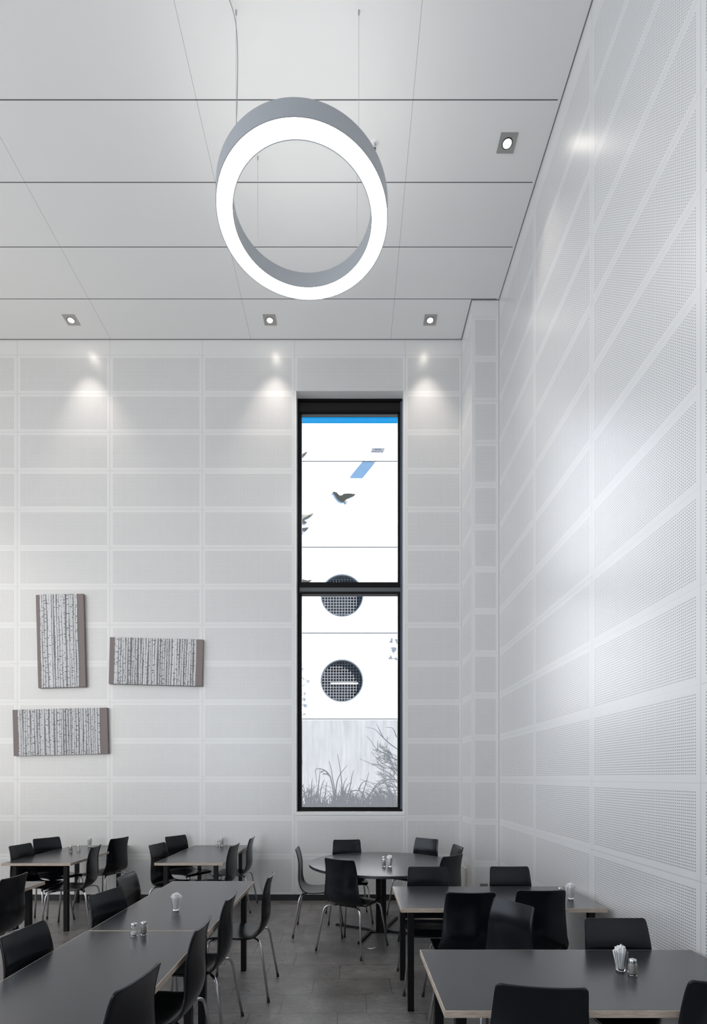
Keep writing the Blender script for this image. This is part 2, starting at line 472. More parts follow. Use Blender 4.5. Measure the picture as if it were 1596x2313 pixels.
# ------------------------------------------------------------------ ring pendant
RC = (-.392, 4.36); RZ = 6.237; RHT = .135; RI, RO = .568, .7055
def ring_lamp(c, label, first):
    root = empty('ring_pendant_lamp', (c[0], c[1], RZ))
    tag(root, label, 'ceiling lamp')
    bm = bmesh.new()
    lathe(bm, [(RI, 0), (RI, RHT), (RO, RHT), (RO, 0), (RO-.006, 0), (RO-.006, .006), (RI+.006, .006), (RI+.006, 0)], 160, closed=True)
    bmesh.ops.recalc_face_normals(bm, faces=bm.faces)
    finish(bm, 'ring_housing', M['ringbody'], root, angle=R(30))
    bm = bmesh.new()
    lathe(bm, [(RI+.0065, .003), (RI+.0065, .0058), (RO-.0065, .0058), (RO-.0065, .003)], 160, closed=True)
    bmesh.ops.recalc_face_normals(bm, faces=bm.faces)
    finish(bm, 'diffuser', M['diff'], root)
    bm = bmesh.new()
    lathe(bm, [(RI+.0065, RHT+.0005), (RI+.0065, RHT+.004), (RO-.0065, RHT+.004), (RO-.0065, RHT+.0005)], 96, closed=True)
    bmesh.ops.recalc_face_normals(bm, faces=bm.faces)
    finish(bm, 'added_uplight', M['uplight'], root)  # unseen glowing top, added to brighten the ceiling
    for sx in (-.458, .458):
        for sy in (-.458, .458):
            bm = bmesh.new()
            tube(bm, [(sx, sy, RHT), (sx, sy, HC-RZ-.012)], .0013, 6)
            lathe(bm, [(0, HC-RZ-.001), (.006, HC-RZ-.001), (.006, HC-RZ-.03), (.002, HC-RZ-.04), (0, HC-RZ-.04)], 12, c=(sx, sy, 0))
            lathe(bm, [(0, RHT), (.005, RHT), (.005, RHT+.02), (0, RHT+.02)], 12, c=(sx, sy, 0))
            finish(bm, 'suspension_wire', M['wire'], root)
    bm = bmesh.new()
    H = HC-RZ
    tube(bm, catmull([(-.50, -.53, H-.002), (-.475, -.475, H-.035), (-.456, -.462, H-.13), (-.447, -.458, H-.3), (-.447, -.458, H-.5),
                      (-.452, -.46, H-.75), (-.455, -.46, RHT+.16), (-.448, -.455, RHT)], 6), .0032, 8)
    finish(bm, 'power_cord', M['cord'], root)
    return root
ring_lamp(RC, 'large glowing white ring pendant lamp hanging below the ceiling', True)

# ------------------------------------------------------------------ recessed spots
SPOTS = [((1.419, 4.716), 'square steel recessed spotlight in the ceiling nearest the right wall, beside the ring lamp', (.02, 0)),
         ((-1.003, 6.542), 'square steel recessed ceiling spotlight just left of the window, below the ring lamp', (.02, .04)),
         ((1.003, 6.542), 'square steel recessed ceiling spotlight nearest the corner pilaster', (0, .04)),
         ((-3.49, 6.542), 'square steel recessed ceiling spotlight above the birch pictures at far left', (.10, .04))]
def downlight(c, label, aim):
    root = tag(empty('recessed_spotlight', (c[0], c[1], HC)), label, 'spotlight', 'square recessed ceiling spotlights')
    s = .0765
    bm = bmesh.new()
    # square plate with a round hole
    n = 32; ro = .047
    outer = []; inner = []; lo = []
    for i in range(n):
        a = 2*PI*i/n + PI/4
        ca, sa = math.cos(a), math.sin(a); k = s/max(abs(ca), abs(sa))
        outer.append(bm.verts.new((ca*k, sa*k, -.006))); inner.append(bm.verts.new((ca*ro, sa*ro, -.006)))
        lo.append(bm.verts.new((ca*k, sa*k, 0)))
    for i in range(n):
        j = (i+1) % n
        bm.faces.new((outer[i], outer[j], inner[j], inner[i])); bm.faces.new((lo[i], lo[j], outer[j], outer[i]))
    bmesh.ops.recalc_face_normals(bm, faces=bm.faces)
    finish(bm, 'trim_plate', M['steel'], root)
    bm = bmesh.new(); lathe(bm, [(.047, -.006), (.047, -.002), (.0405, -.0015)], 32); finish(bm, 'shadow_gap', M['rubber'], root)
    bm = bmesh.new(); lathe(bm, [(.0405, -.0015), (.0405, -.009), (.037, -.009), (.0365, -.004)], 32); finish(bm, 'lamp_ring', M['steel'], root)
    bm = bmesh.new(); lathe(bm, [(0, -.0065), (.02, -.006), (.0362, -.0042)], 32)
    bmesh.ops.recalc_face_normals(bm, faces=bm.faces)
    finish(bm, 'lamp_lens', M['bulb'], root)
    L = bpy.data.lights.new('spot_beam', 'SPOT'); L.energy = 58; L.color = (1, .90, .82)
    L.spot_size = R(64); L.spot_blend = 1.0; L.shadow_soft_size = .03
    lo_ = bpy.data.objects.new('spot_beam', L); COL.objects.link(lo_); lo_.parent = root
    lo_.location = (0, 0, -.03); lo_.rotation_euler = (Vector((aim[0], aim[1], -1)).to_track_quat('-Z', 'Y')).to_euler()
    return root
for c, l, a in SPOTS: downlight(c, l, a)

# sprinkler
root = tag(empty('sprinkler', (.224, 4.72, HC)), 'tiny white sprinkler head on the ceiling beside the ring lamp', 'sprinkler')
bm = bmesh.new(); lathe(bm, [(0, -.003), (.032, -.003), (.036, 0)], 24); bmesh.ops.recalc_face_normals(bm, faces=bm.faces); finish(bm, 'escutcheon', M['white'], root, smooth=True)
bm = bmesh.new(); lathe(bm, [(0, -.004), (.011, -.004), (.011, -.018), (.006, -.02), (.004, -.045), (.014, -.048), (.014, -.051), (0, -.052)], 16)
bmesh.ops.recalc_face_normals(bm, faces=bm.faces); finish(bm, 'nozzle', M['chrome'], root)

# ------------------------------------------------------------------ birch pictures
def birch(name_label, x0, x1, z0, z1, rot, bandL, bandR, seed):
    w, h = x1-x0, z1-z0; D = .045
    root = empty('birch_picture', ((x0+x1)/2, YB, (z0+z1)/2)); root.rotation_euler = (0, R(rot), 0)
    tag(root, name_label, 'picture', 'birch trunk pictures on the back wall')
    bm = bmesh.new(); box(bm, -w/2, w/2, -D, -.002, -h/2, h/2)
    finish(bm, 'canvas', M['taupe'], root, bevel=.003, seg=1)
    rg = random.Random(seed); ua, ub = -w/2+bandL, w/2-bandR; pw = ub-ua
    step = .0045; nx, ny = int(pw/step), int(h/step)
    BG = .20
    img = [[[BG+rg.uniform(-.07, .07)]*3 for _ in range(nx+1)] for _ in range(ny+1)]
    def trunk(cx, wd, br, lean, dark):
        ph = rg.uniform(0, 6); fq = rg.uniform(.6, 1.6)
        marks = []
        zz = rg.uniform(0, .05)
        while zz < h:
            marks.append((zz, rg.choice((-1, 1, 0)), rg.uniform(.3, 1.0)*dark, rg.uniform(.0025, .006)))
            zz += rg.uniform(.02, .13)
        for j in range(ny+1):
            z = j/ny*h; c = cx + lean*(z/h-.5) + .003*math.sin(fq*z*6+ph)
            for i in range(max(0, int((c-wd/2)/pw*nx)), min(nx, int((c+wd/2)/pw*nx)+1)+1):
                if i > nx: continue
                d = (i/nx*pw-c)/(wd/2)
                if abs(d) > 1: continue
                v = br*(1-.55*max(0, d)**2-.10*d*d) + rg.uniform(-.05, .05)
                img[j][i] = [v, v, v*1.01]
        for (mz, side, ln, th) in marks:
            c = cx + lean*(mz/h-.5)
            a = c - wd/2 if side <= 0 else c + wd/2 - wd*ln*.8
            b = a + wd*ln*.8
            sl = rg.uniform(-.35, .35)
            for i in range(max(0, round(a/pw*nx)), min(nx, round(b/pw*nx))+1):
                zc = mz + sl*(i/nx*pw-a)
                for j in range(max(0, round((zc-th/2)/h*ny)), min(ny, round((zc+th/2)/h*ny))+1):
                    img[j][i] = [.06, .065, .07]
    n = int(pw/.031)
    for k in range(n+2): trunk(rg.uniform(0, pw), rg.uniform(.009, .015), rg.uniform(.34, .5), rg.uniform(-.02, .02), .8)
    for k in range(n):
        trunk((k+.5+rg.uniform(-.25, .25))*pw/n, rg.choice((.016, .02, .024, .03)), rg.uniform(.68, .80), rg.uniform(-.008, .008), rg.choice((.35, .8, 1.1)))
    vs = [(ua+pw*i/nx, -D-.0012, -h/2+h*j/ny) for j in range(ny+1) for i in range(nx+1)]
    fs = [(j*(nx+1)+i, j*(nx+1)+i+1, (j+1)*(nx+1)+i+1, (j+1)*(nx+1)+i) for j in range(ny) for i in range(nx)]
    me = bpy.data.meshes.new('birch_print'); me.from_pydata(vs, [], fs)
    a = me.color_attributes.new('ink', 'FLOAT_COLOR', 'POINT')
    dat = []
    for j in range(ny+1):
        for i in range(nx+1): dat += [max(.02, min(1, c)) for c in img[j][i]] + [1]
    a.data.foreach_set('color', dat)
    mm = bpy.data.materials.get('birch_print_ink')
    if not mm:
        mm = mat('birch_print_ink', (.5, .5, .5), .7); t = NT(mm)
        an = t.n.new('ShaderNodeAttribute'); an.attribute_name = 'ink'; t.l.new(an.outputs['Color'], t.b.inputs['Base Color'])
    link_mesh('birch_print', me, mm, root)
PX = lambda x: (x-790)/1180*6.80
PZ = lambda y: 1.615+(1755-y)/1180*6.80
birch('upright birch trunk picture, the only tall one of the three', PX(84), PX(191), PZ(1552.5), PZ(1342.5), -1.5, .045, .075, 3)
birch('wide birch trunk picture hanging right of the upright one', PX(247), PX(457.5), PZ(1547), PZ(1442), 1.5, .062, .085, 7)
birch('wide birch trunk picture hanging lowest, below the upright one', PX(30), PX(243), PZ(1705), PZ(1601), -1.4, .068, .09, 11)

# ------------------------------------------------------------------ socket, cover board, scrap
root = tag(empty('power_socket', (1.605, YP, .297)), 'grey wall socket low on the corner pilaster', 'socket')
bm = bmesh.new(); box(bm, -.048, .048, -.010, -.001, -.04, .04); finish(bm, 'socket_plate', M['socket'], root, bevel=.003)
bm = bmesh.new(); lathe(bm, [(.021, 0), (.026, 0), (.026, .003), (.021, .003)], 24, closed=True)
bmesh.ops.rotate(bm, verts=bm.verts, cent=(0, 0, 0), matrix=Matrix.Rotation(PI/2, 3, 'X')); bmesh.ops.translate(bm, verts=bm.verts, vec=(.012, -.0102, .0))
finish(bm, 'socket_ring', M['rubber'], root)
bm = bmesh.new(); box(bm, -.034, -.028, -.012, -.0101, -.03, .03); finish(bm, 'socket_slot', M['rubber'], root)
bm = bmesh.new(); box(bm, XP-.022, XP-.001, 6.54, YB-.02, 0, .47)
tag(finish(bm, 'cover_board', M['beige'], bevel=.002), 'low beige cover board against the side of the corner pilaster', 'board')
bm = bmesh.new()
pts = catmull([(.165, 4.93, .004), (.19, 4.905, .006), (.22, 4.905, .012), (.245, 4.93, .008)], 5)
tube(bm, pts, [.003+.004*math.sin(PI*i/(len(pts)-1)) for i in range(len(pts))], 6)
bmesh.ops.scale(bm, vec=(1, 1, .6), verts=bm.verts)
tag(finish(bm, 'paper_scrap', M['paper']), 'small curled white paper scrap on the tiles in front of the round table', 'paper')

# ------------------------------------------------------------------ tables
TH = .725
LEG = .042
def rect_table(corners, label, group='rectangular dark grey canteen tables', inset=(.085, .085)):
    """corners: x0,x1,y0,y1, rotation about centre"""
    x0, x1, y0, y1, rz = corners
    hx, hy = (x1-x0)/2, (y1-y0)/2
    root = tag(empty('canteen_table', ((x0+x1)/2, (y0+y1)/2, 0), R(rz)), label, 'table', group)
    bm = bmesh.new(); box(bm, -hx+.004, hx-.004, -hy+.004, hy-.004, TH-.024, TH)
    finish(bm, 'tabletop', M['lam'], root)
    bm = bmesh.new()
    v = []
    for (a, b) in ((-hx, -hy), (hx, -hy), (hx, hy), (-hx, hy)):
        v.append([bm.verts.new((a, b, TH-.0265)), bm.verts.new((a, b, TH-.0006)),
                  bm.verts.new((a-math.copysign(.0038, a), b-math.copysign(.0038, b), TH-.0002)),
                  bm.verts.new((a-math.copysign(.0038, a), b-math.copysign(.0038, b), TH-.0265))])
    for i in range(4):
        p, q = v[i], v[(i+1) % 4]
        for k in range(4): bm.faces.new((p[k], q[k], q[(k+1) % 4], p[(k+1) % 4]))
    bmesh.ops.recalc_face_normals(bm, faces=bm.faces)
    finish(bm, 'edge_band', M['ply'], root)
    ix, iy = inset
    bm = bmesh.new()
    for sx in (-1, 1): box(bm, sx*(hx-ix)-.012, sx*(hx-ix)+.012, -hy+iy+.0215, hy-iy-.0215, TH-.044, TH-.0275)
    for sy in (-1, 1): box(bm, -hx+ix+.0215, hx-ix-.0215, sy*(hy-iy)-.012, sy*(hy-iy)+.012, TH-.044, TH-.0275)
    finish(bm, 'under_frame', M['black'], root)
    for sx in (-1, 1):
        for sy in (-1, 1):
            bm = bmesh.new(); cx, cy = sx*(hx-ix), sy*(hy-iy)
            box(bm, cx-LEG/2, cx+LEG/2, cy-LEG/2, cy+LEG/2, 0.0, TH-.0268)
            finish(bm, 'leg', M['black'], root, bevel=.002, seg=1)
    return root
rect_table((.360, 1.758, 1.987, 2.693, 0), 'foreground dark grey table at bottom right with one shaker beside a napkin glass', inset=(.08, .10))
rect_table((.345, 1.740, 3.530, 4.250, 0), 'dark grey table behind the bottom right foreground table, one end against the right wall', inset=(.075, .085))
rect_table((-1.520, -.822, 1.622, 3.020, .3), 'foreground dark grey table at bottom left with the salt and pepper pair', inset=(.08, .09))
rect_table((-1.515, -.815, 3.028, 4.468, 0), 'dark grey table holding a lone napkin glass, end to end with the bottom left table', inset=(.07, .11))
rect_table((-2.024, -1.318, 5.405, 6.810, 0), 'dark grey table against the back wall between the left corner table and the window', inset=(.09, .09))
rect_table((-3.594, -2.880, 5.386, 6.800, 0), 'dark grey table against the back wall below the birch pictures, at far left', inset=(.09, .09))
rect_table((-3.300, -2.600, 3.020, 4.458, 0), 'dark grey table cut by the left frame edge, only its corner showing', inset=(.08, .10))

# round table
RT = (.335, 5.440); RR = .760
root = tag(empty('round_table', (RT[0], RT[1], 0)), 'large round dark table in front of the window', 'table')
bm = bmesh.new(); lathe(bm, [(0, TH), (RR-.003, TH), (RR, TH-.003), (RR, TH-.024), (RR-.004, TH-.027), (0, TH-.027)], 128)
bmesh.ops.recalc_face_normals(bm, faces=bm.faces); finish(bm, 'tabletop', M['lam'], root, angle=R(40))
for sx in (-.064, -.010):
    bm = bmesh.new(); box(bm, sx, sx+.050, -.03, .03, .012, TH-.029); finish(bm, 'column', M['black'], root, bevel=.004)
bm = bmesh.new(); box(bm, -.30, .24, -.03, .03, TH-.0285, TH-.0275); box(bm, -.04, .0, -.3, .3, TH-.0285, TH-.0275)
finish(bm, 'top_bracket', M['black'], root)
for P in ([(-.484, .25, .014), (-.19, .10, .014), (-.115, .03, .014), (-.12, -.02, .014), (-.25, -.40, .014)],
          [(.20, .52, .014), (.06, .16, .014), (.055, .03, .014), (.11, -.03, .014), (.45, -.12, .014)]):
    bm = bmesh.new()
    q = smooth_path(P, .05)
    # flat bar: swept rectangle
    prev = None
    for i, p in enumerate(q):
        t = (q[min(i+1, len(q)-1)]-q[max(i-1, 0)]).normalized(); s = Vector((-t.y, t.x, 0))*.013
        ring = [bm.verts.new(p+s+Vector((0, 0, -.012))), bm.verts.new(p-s+Vector((0, 0, -.012))), bm.verts.new(p-s+Vector((0, 0, .006))), bm.verts.new(p+s+Vector((0, 0, .006)))]
        if prev:
            for k in range(4): bm.faces.new((prev[k], prev[(k+1) % 4], ring[(k+1) % 4], ring[k]))
        else: bm.faces.new(ring)
        prev = ring
    bm.faces.new(prev[::-1])
    bmesh.ops.recalc_face_normals(bm, faces=bm.faces)
    finish(bm, 'foot_bar', M['black'], root)
bm = bmesh.new(); box(bm, -.12, .06, -.035, .035, .002, .012); finish(bm, 'base_plate', M['black'], root)

# ------------------------------------------------------------------ chair
def make_chair():
    root = empty('canteen_chair')
    # centre profile (y,z), half width, edge forward curl
    prof = [(.212, .420, .185, 0), (.208, .432, .193, 0), (.190, .440, .199, 0), (.12, .443, .203, .002), (.04, .437, .204, .004),
            (-.04, .431, .204, .006), (-.10, .433, .203, .008), (-.145, .445, .202, .012), (-.178, .468, .201, .018), (-.200, .505, .199, .024),
            (-.212, .555, .186, .026), (-.213, .61, .181, .024), (-.209, .67, .176, .020), (-.209, .73, .171, .017),
            (-.217, .79, .166, .014), (-.230, .84, .162, .013), (-.238, .862, .157, .012), (-.2405, .870, .146, .012)]
    sp = catmull([Vector((a, b, 0)) for a, b, _, _ in prof], 3)
    wd = catmull([Vector((c, d, 0)) for _, _, c, d in prof], 3)
    N = 13; T = .0105
    top = []; bot = []
    for i, (p, w) in enumerate(zip(sp, wd)):
        t = (sp[min(i+1, len(sp)-1)]-sp[max(i-1, 0)]).normalized(); nrm = Vector((t.y, -t.x, 0))  # towards sitter (up/front)
        if i == 0: t0 = nrm
        a = []; b = []
        for k in range(N):
            s = -1+2*k/(N-1); s = math.copysign(abs(s)**.8, s)
            off = w.y*abs(s)**2.2
            q = p + nrm*off
            a.append((w.x*s, q.x+nrm.x*T/2, q.y+nrm.y*T/2)); b.append((w.x*s, q.x-nrm.x*T/2, q.y-nrm.y*T/2))
        top.append(a); bot.append(b)
    bm = bmesh.new()
    A = [[bm.verts.new(v) for v in r] for r in top]; B = [[bm.verts.new(v) for v in r] for r in bot]
    L = len(A)
    for i in range(L-1):
        for k in range(N-1):
            bm.faces.new((A[i][k], A[i][k+1], A[i+1][k+1], A[i+1][k])); bm.faces.new((B[i][k], B[i+1][k], B[i+1][k+1], B[i][k+1]))
        bm.faces.new((A[i][0], A[i+1][0], B[i+1][0], B[i][0])); bm.faces.new((A[i][-1], B[i][-1], B[i+1][-1], A[i+1][-1]))
    for k in range(N-1):
        bm.faces.new((A[0][k], B[0][k], B[0][k+1], A[0][k+1])); bm.faces.new((A[-1][k], A[-1][k+1], B[-1][k+1], B[-1][k]))
    bmesh.ops.recalc_face_normals(bm, faces=bm.faces)
    es = [e for e in bm.edges if len(e.link_faces) == 2 and e.calc_face_angle(0) > R(55)]
    bmesh.ops.bevel(bm, geom=es, offset=.0025, segments=2, affect='EDGES', profile=.5)
    finish(bm, 'seat_shell', M['chair'], root, angle=R(50))
    for sx in (-1, 1):
        for sy in (-1, 1):
            bm = bmesh.new(); yb = .165 if sy > 0 else -.150
            foot = Vector((sx*.242, sy*.246, .012)); bend = Vector((sx*.192, yb+sy*.03, .418)); st = Vector((sx*.05, sy*.075, .422))
            pth = smooth_path([st, bend, foot], .055, 7)
            tube(bm, pth, .0092, 12)
            lg = finish(bm, 'leg', M['chrome'], root)
            bm = bmesh.new(); d = (foot-bend).normalized()
            tube(bm, [foot-d*.016, foot-d*.002, foot+d*.011], [.0100, .0110, .0105], 12)
            finish(bm, 'rubber_foot', M['rubber'], lg)
    bm = bmesh.new(); box(bm, -.075, .075, -.105, .105, .4125, .426)
    finish(bm, 'seat_bracket', M['black'], root, bevel=.003)
    return root

def copy_tree(o, parent=None):
    c = o.copy(); COL.objects.link(c); c.parent = parent
    for ch in list(o.children): copy_tree(ch, c)
    return c

BK = .24
chairs = []
def byback(x, y, fx, fy):      # place by the centre of the backrest top and facing direction
    f = Vector((fx, fy)).normalized(); return (x+f.x*BK, y+f.y*BK, math.atan2(-f.x, f.y))
def bycen(x, y, fx, fy):
    return (x, y, math.atan2(-fx, fy))
G_L = 'black chairs around the joined tables at left'; G_M = 'black chairs at the middle wall table'; G_B = 'black chairs at the far left wall table'
G_R = 'black chairs around the round table'; G_2 = 'black chairs at the second table on the right'; G_1 = 'black chairs at the front right table'
CH = [
 (bycen(-.830, 3.985, -1, 0), 'aisle-side black chair nearest the window end of the joined tables, rear chrome legs fully visible', G_L),
 (bycen(-.972, 3.285, -1, 0), 'aisle-side black chair of the joined tables, second from the window end', G_L),
 (bycen(-.974, 2.655, -1, -.02), 'aisle-side black chair of the joined tables, third from the window end', G_L),
 (byback(-.775, 1.948, -.989, .149), 'aisle-side black chair of the joined tables nearest the camera, back cut by the bottom edge', G_L),
 (byback(-1.720, 3.990, 1, 0), 'black chair on the left side of the joined tables, behind the glossy highlighted backrest', G_L),
 (byback(-1.603, 3.405, .97, -.22), 'black chair with brightly highlighted backrest, left of the table with the lone napkin glass', G_L),
 (byback(-1.612, 2.560, .99, -.08), 'black chair with glossy backrest at the left edge of the foreground left table', G_L),
 (byback(-2.507, 3.930, -1, 0), 'large plain black chair back at the left photo edge, hiding a table corner', None),
 (byback(-2.160, 5.820, .98, -.20), 'black chair left of the middle wall table, the one nearer the camera', G_M),
 (byback(-2.215, 6.610, .80, -.50), 'black chair left of the middle wall table, close to the wall and slightly turned', G_M),
 (byback(-1.250, 5.735, -.98, .10), 'black chair right of the middle wall table, its back overlapping the tabletop', G_M),
 (byback(-1.188, 6.430, -1, 0), 'black chair right of the middle wall table, next to the wall and seen edge-on', G_M),
 (byback(-3.640, 5.750, .98, -.14), 'black chair left of the far left wall table, the nearer one', G_B),
 (byback(-3.718, 6.390, .80, -.50), 'black chair left of the far left wall table, close to the back wall', G_B),
 (byback(-2.722, 5.635, -.985, -.14), 'black chair right of the far left wall table, pulled up beside its front corner', G_B),
 (byback(-2.800, 6.385, -.96, .28), 'black chair right of the far left wall table, in the gap towards the middle table', G_B),
 (bycen(.022, 4.926, .53, .848), 'black chair seen from behind in front of the round table, all of it visible', G_R),
 (bycen(-.325, 5.480, 1, 0), 'black chair in side view left of the round table', G_R),
 (byback(-.040, 6.205, .10, -.995), 'black chair between the round table and the wall, below the window left half', G_R),
 (byback(.940, 6.330, -.66, -.75), 'black chair between the round table and the wall, right of the window', G_R),
 (byback(1.185, 5.660, -.94, -.12), 'black chair right of the round table, half hidden, its edge against the pilaster', G_R),
 (byback(.985, 4.945, -.676, .737), 'black chair right of the round table, angled with its back to the camera', G_R),
 (byback(.640, 4.335, 0, -1), 'black chair behind the second right table, on its left, facing the camera', G_2),
 (byback(1.320, 4.345, 0, -1), 'black chair behind the second right table, nearer the right wall, facing the camera', G_2),
 (byback(.780, 3.355, 0, 1), 'black chair back between the two right tables, leftmost of the overlapping three', G_2),
 (byback(1.258, 3.420, 0, 1), 'black chair back between the two right tables, rightmost of the overlapping three', G_2),
 (byback(.985, 3.118, -.884, -.468), 'black chair turned sideways between the two right tables, with a sloping top edge', G_1),
 (byback(1.392, 2.760, 0, -1), 'black chair behind the front right table, facing the camera above the shaker', G_1),
 (byback(.680, 1.848, .146, .989), 'black chair back at the bottom centre right, in front of the front right table', G_1),
 (byback(1.397, 1.894, 0, 1), 'black chair back cut by the bottom right corner of the photo', G_1),
]
proto = make_chair()
for i, ((x, y, a), lab, grp) in enumerate(CH):
    c = proto if i == 0 else copy_tree(proto)
    c.location = (x, y, 0); c.rotation_euler = (0, 0, a)
    if 'group' in c: del c['group']
    tag(c, lab, 'chair', grp)

# ------------------------------------------------------------------ tableware
def make_shaker(kind):
    root = empty('salt_shaker' if kind == 'salt' else 'pepper_shaker'); sx = 1.0
    n = 10
    bm = bmesh.new()
    lathe(bm, [(0, .0005), (.0165, .0005), (.0195, .004), (.0195, .045), (.0182, .053), (.0145, .058), (.0128, .0575), (.0160, .052), (.0172, .044), (.0172, .009), (.014, .006), (0, .006)], 24)
    bmesh.ops.recalc_face_normals(bm, faces=bm.faces); finish(bm, 'glass_jar', M['jar'], root, angle=R(40))
    bm = bmesh.new()
    f = .024 if kind == 'salt' else (.046 if kind == 'pepper' else .03)
    lathe(bm, [(0, .0068), (.0135, .0068), (.0166, .010), (.0166, f), (0, f+.004)], 20)
    bmesh.ops.recalc_face_normals(bm, faces=bm.faces); finish(bm, 'salt' if kind == 'salt' else 'pepper', M['salt'] if kind == 'salt' else M['pepper'], root, smooth=True)
    bm = bmesh.new()
    lathe(bm, [(.0150, .0585), (.0165, .0585), (.0168, .067), (.0155, .072), (.0140, .0735), (0, .0765)], 24)
    bmesh.ops.recalc_face_normals(bm, faces=bm.faces); finish(bm, 'metal_cap', M['cap'], root, angle=R(35))
    return root
def make_napkins(seed):
    rg = random.Random(seed)
    root = empty('napkin_glass')
    bm = bmesh.new()
    lathe(bm, [(0, .0005), (.0175, .0005), (.0205, .004), (.0240, .03), (.0285, .060), (.0315, .088), (.0300, .088), (.0268, .060), (.0222, .03), (.0185, .012), (0, .011)], 28)
    bmesh.ops.recalc_face_normals(bm, faces=bm.faces); finish(bm, 'drinking_glass', M['jar'], root, angle=R(50))
    bm = bmesh.new()
    for k in range(13):
        a = (k-6)/6; tl = .24*a + rg.uniform(-.03, .03); y = rg.uniform(-.010, .010); wd = .0092; h = .118+rg.uniform(-.012, .006)-.012*abs(a)
        x0 = a*.009; base = .013
        m = Matrix.Translation((x0, y, base)) @ Matrix.Rotation(tl, 4, 'Y') @ Matrix.Rotation(rg.uniform(-.10, .10), 4, 'X') @ Matrix.Rotation(rg.uniform(-.7, .7), 4, 'Z')
        vs = box(bm, -wd, wd, -.0026, .0026, 0, h-base)
        for v in vs: v.co = m @ v.co
    finish(bm, 'paper_napkins', M['paper'], root, bevel=.0008, seg=1)
    return root
salt0, pep0, nap0 = make_shaker('salt'), make_shaker('pepper'), make_napkins(2)
used = set()
def put(src, x, y, lab, rz=0, grp=None, cat='shaker'):
    o = src if src.name not in used else copy_tree(src); used.add(src.name)
    o.location = (x, y, TH+.0006); o.rotation_euler = (0, 0, rz)
    tag(o, lab, cat, grp)
put(salt0, -1.206, 2.920, 'glass salt shaker nearly empty, left of the pair on the foreground left table', .3)
put(pep0, -1.163, 2.948, 'full glass shaker, right of the pair on the foreground left table', .3)
put(nap0, -1.159, 3.480, 'glass stuffed with white napkins on the second joined table at left', .2, cat='napkin holder')
put(pep0, -3.312, 6.20, 'glass pepper shaker with metal cap on the far left wall table', .1)
put(salt0, -3.255, 6.27, 'glass salt shaker half filled with white salt on the far left wall table', .1)
put(nap0, -3.325, 6.68, 'glass of white napkins on the far left wall table against the wall', 1.2, cat='napkin holder')
put(salt0, -1.705, 6.70, 'glass salt shaker beside the napkins on the middle wall table', .6)
put(nap0, -1.650, 6.72, 'glass of white napkins on the middle wall table, right beside its salt shaker', .5, cat='napkin holder')
put(pep0, .338, 5.19, 'glass shaker on the round table, the nearer of the two', .6)
put(salt0, .345, 5.36, 'glass shaker on the round table, standing behind the other one', .6)
put(nap0, .392, 5.17, 'glass of white napkins on the round table', 2.0, cat='napkin holder')
put(nap0, 1.606, 3.805, 'glass fanned with white napkins on the table against the right wall', .0, cat='napkin holder')
put(salt0, 1.553, 3.86, 'glass shaker mostly hidden behind a chair back, beside the napkins near the right wall', .6)
put(nap0, 1.243, 2.400, 'glass of white napkins on the foreground right table', .4, cat='napkin holder')
put(pep0, 1.268, 2.345, 'full glass pepper shaker in front of the napkins on the foreground right table', .4)

# ------------------------------------------------------------------ outside: the white building
YX = 16.0
FX = lambda x: (x-790)/1180*YX
FZ = lambda y: CAMZ+(1755-y)/1180*YX
bld = tag(empty('building', (0, YX, 0)), 'sunlit white building with round grilled windows seen through the window', 'building')
holes = [(FX(772), FZ(1345)), (FX(771.7), FZ(1537.5)), (FX(634.5), FZ(1722))]
HR = .655
bm = bmesh.new(); n = 64
def ringv(y):
    rect = [bm.verts.new(p) for p in ((-14, y, -.3), (14, y, -.3), (14, y, 12.44), (-14, y, 12.44))]
    cs = [[bm.verts.new((cx+HR*math.cos(2*PI*i/n), y, cz+HR*math.sin(2*PI*i/n))) for i in range(n)] for cx, cz in holes]
    es = [bm.edges.new((l[i], l[(i+1) % len(l)])) for l in [rect]+cs for i in range(len(l))]
    bmesh.ops.triangle_fill(bm, edges=es, use_beauty=True)
    return rect, cs
r0, c0 = ringv(0); r1, c1 = ringv(.30)
for a, b in [(r0, r1)]+list(zip(c0, c1)):
    for i in range(len(a)):
        j = (i+1) % len(a); bm.faces.new((a[i], a[j], b[j], b[i]))
bmesh.ops.recalc_face_normals(bm, faces=bm.faces)
finish(bm, 'facade_wall', M['facade'], bld)
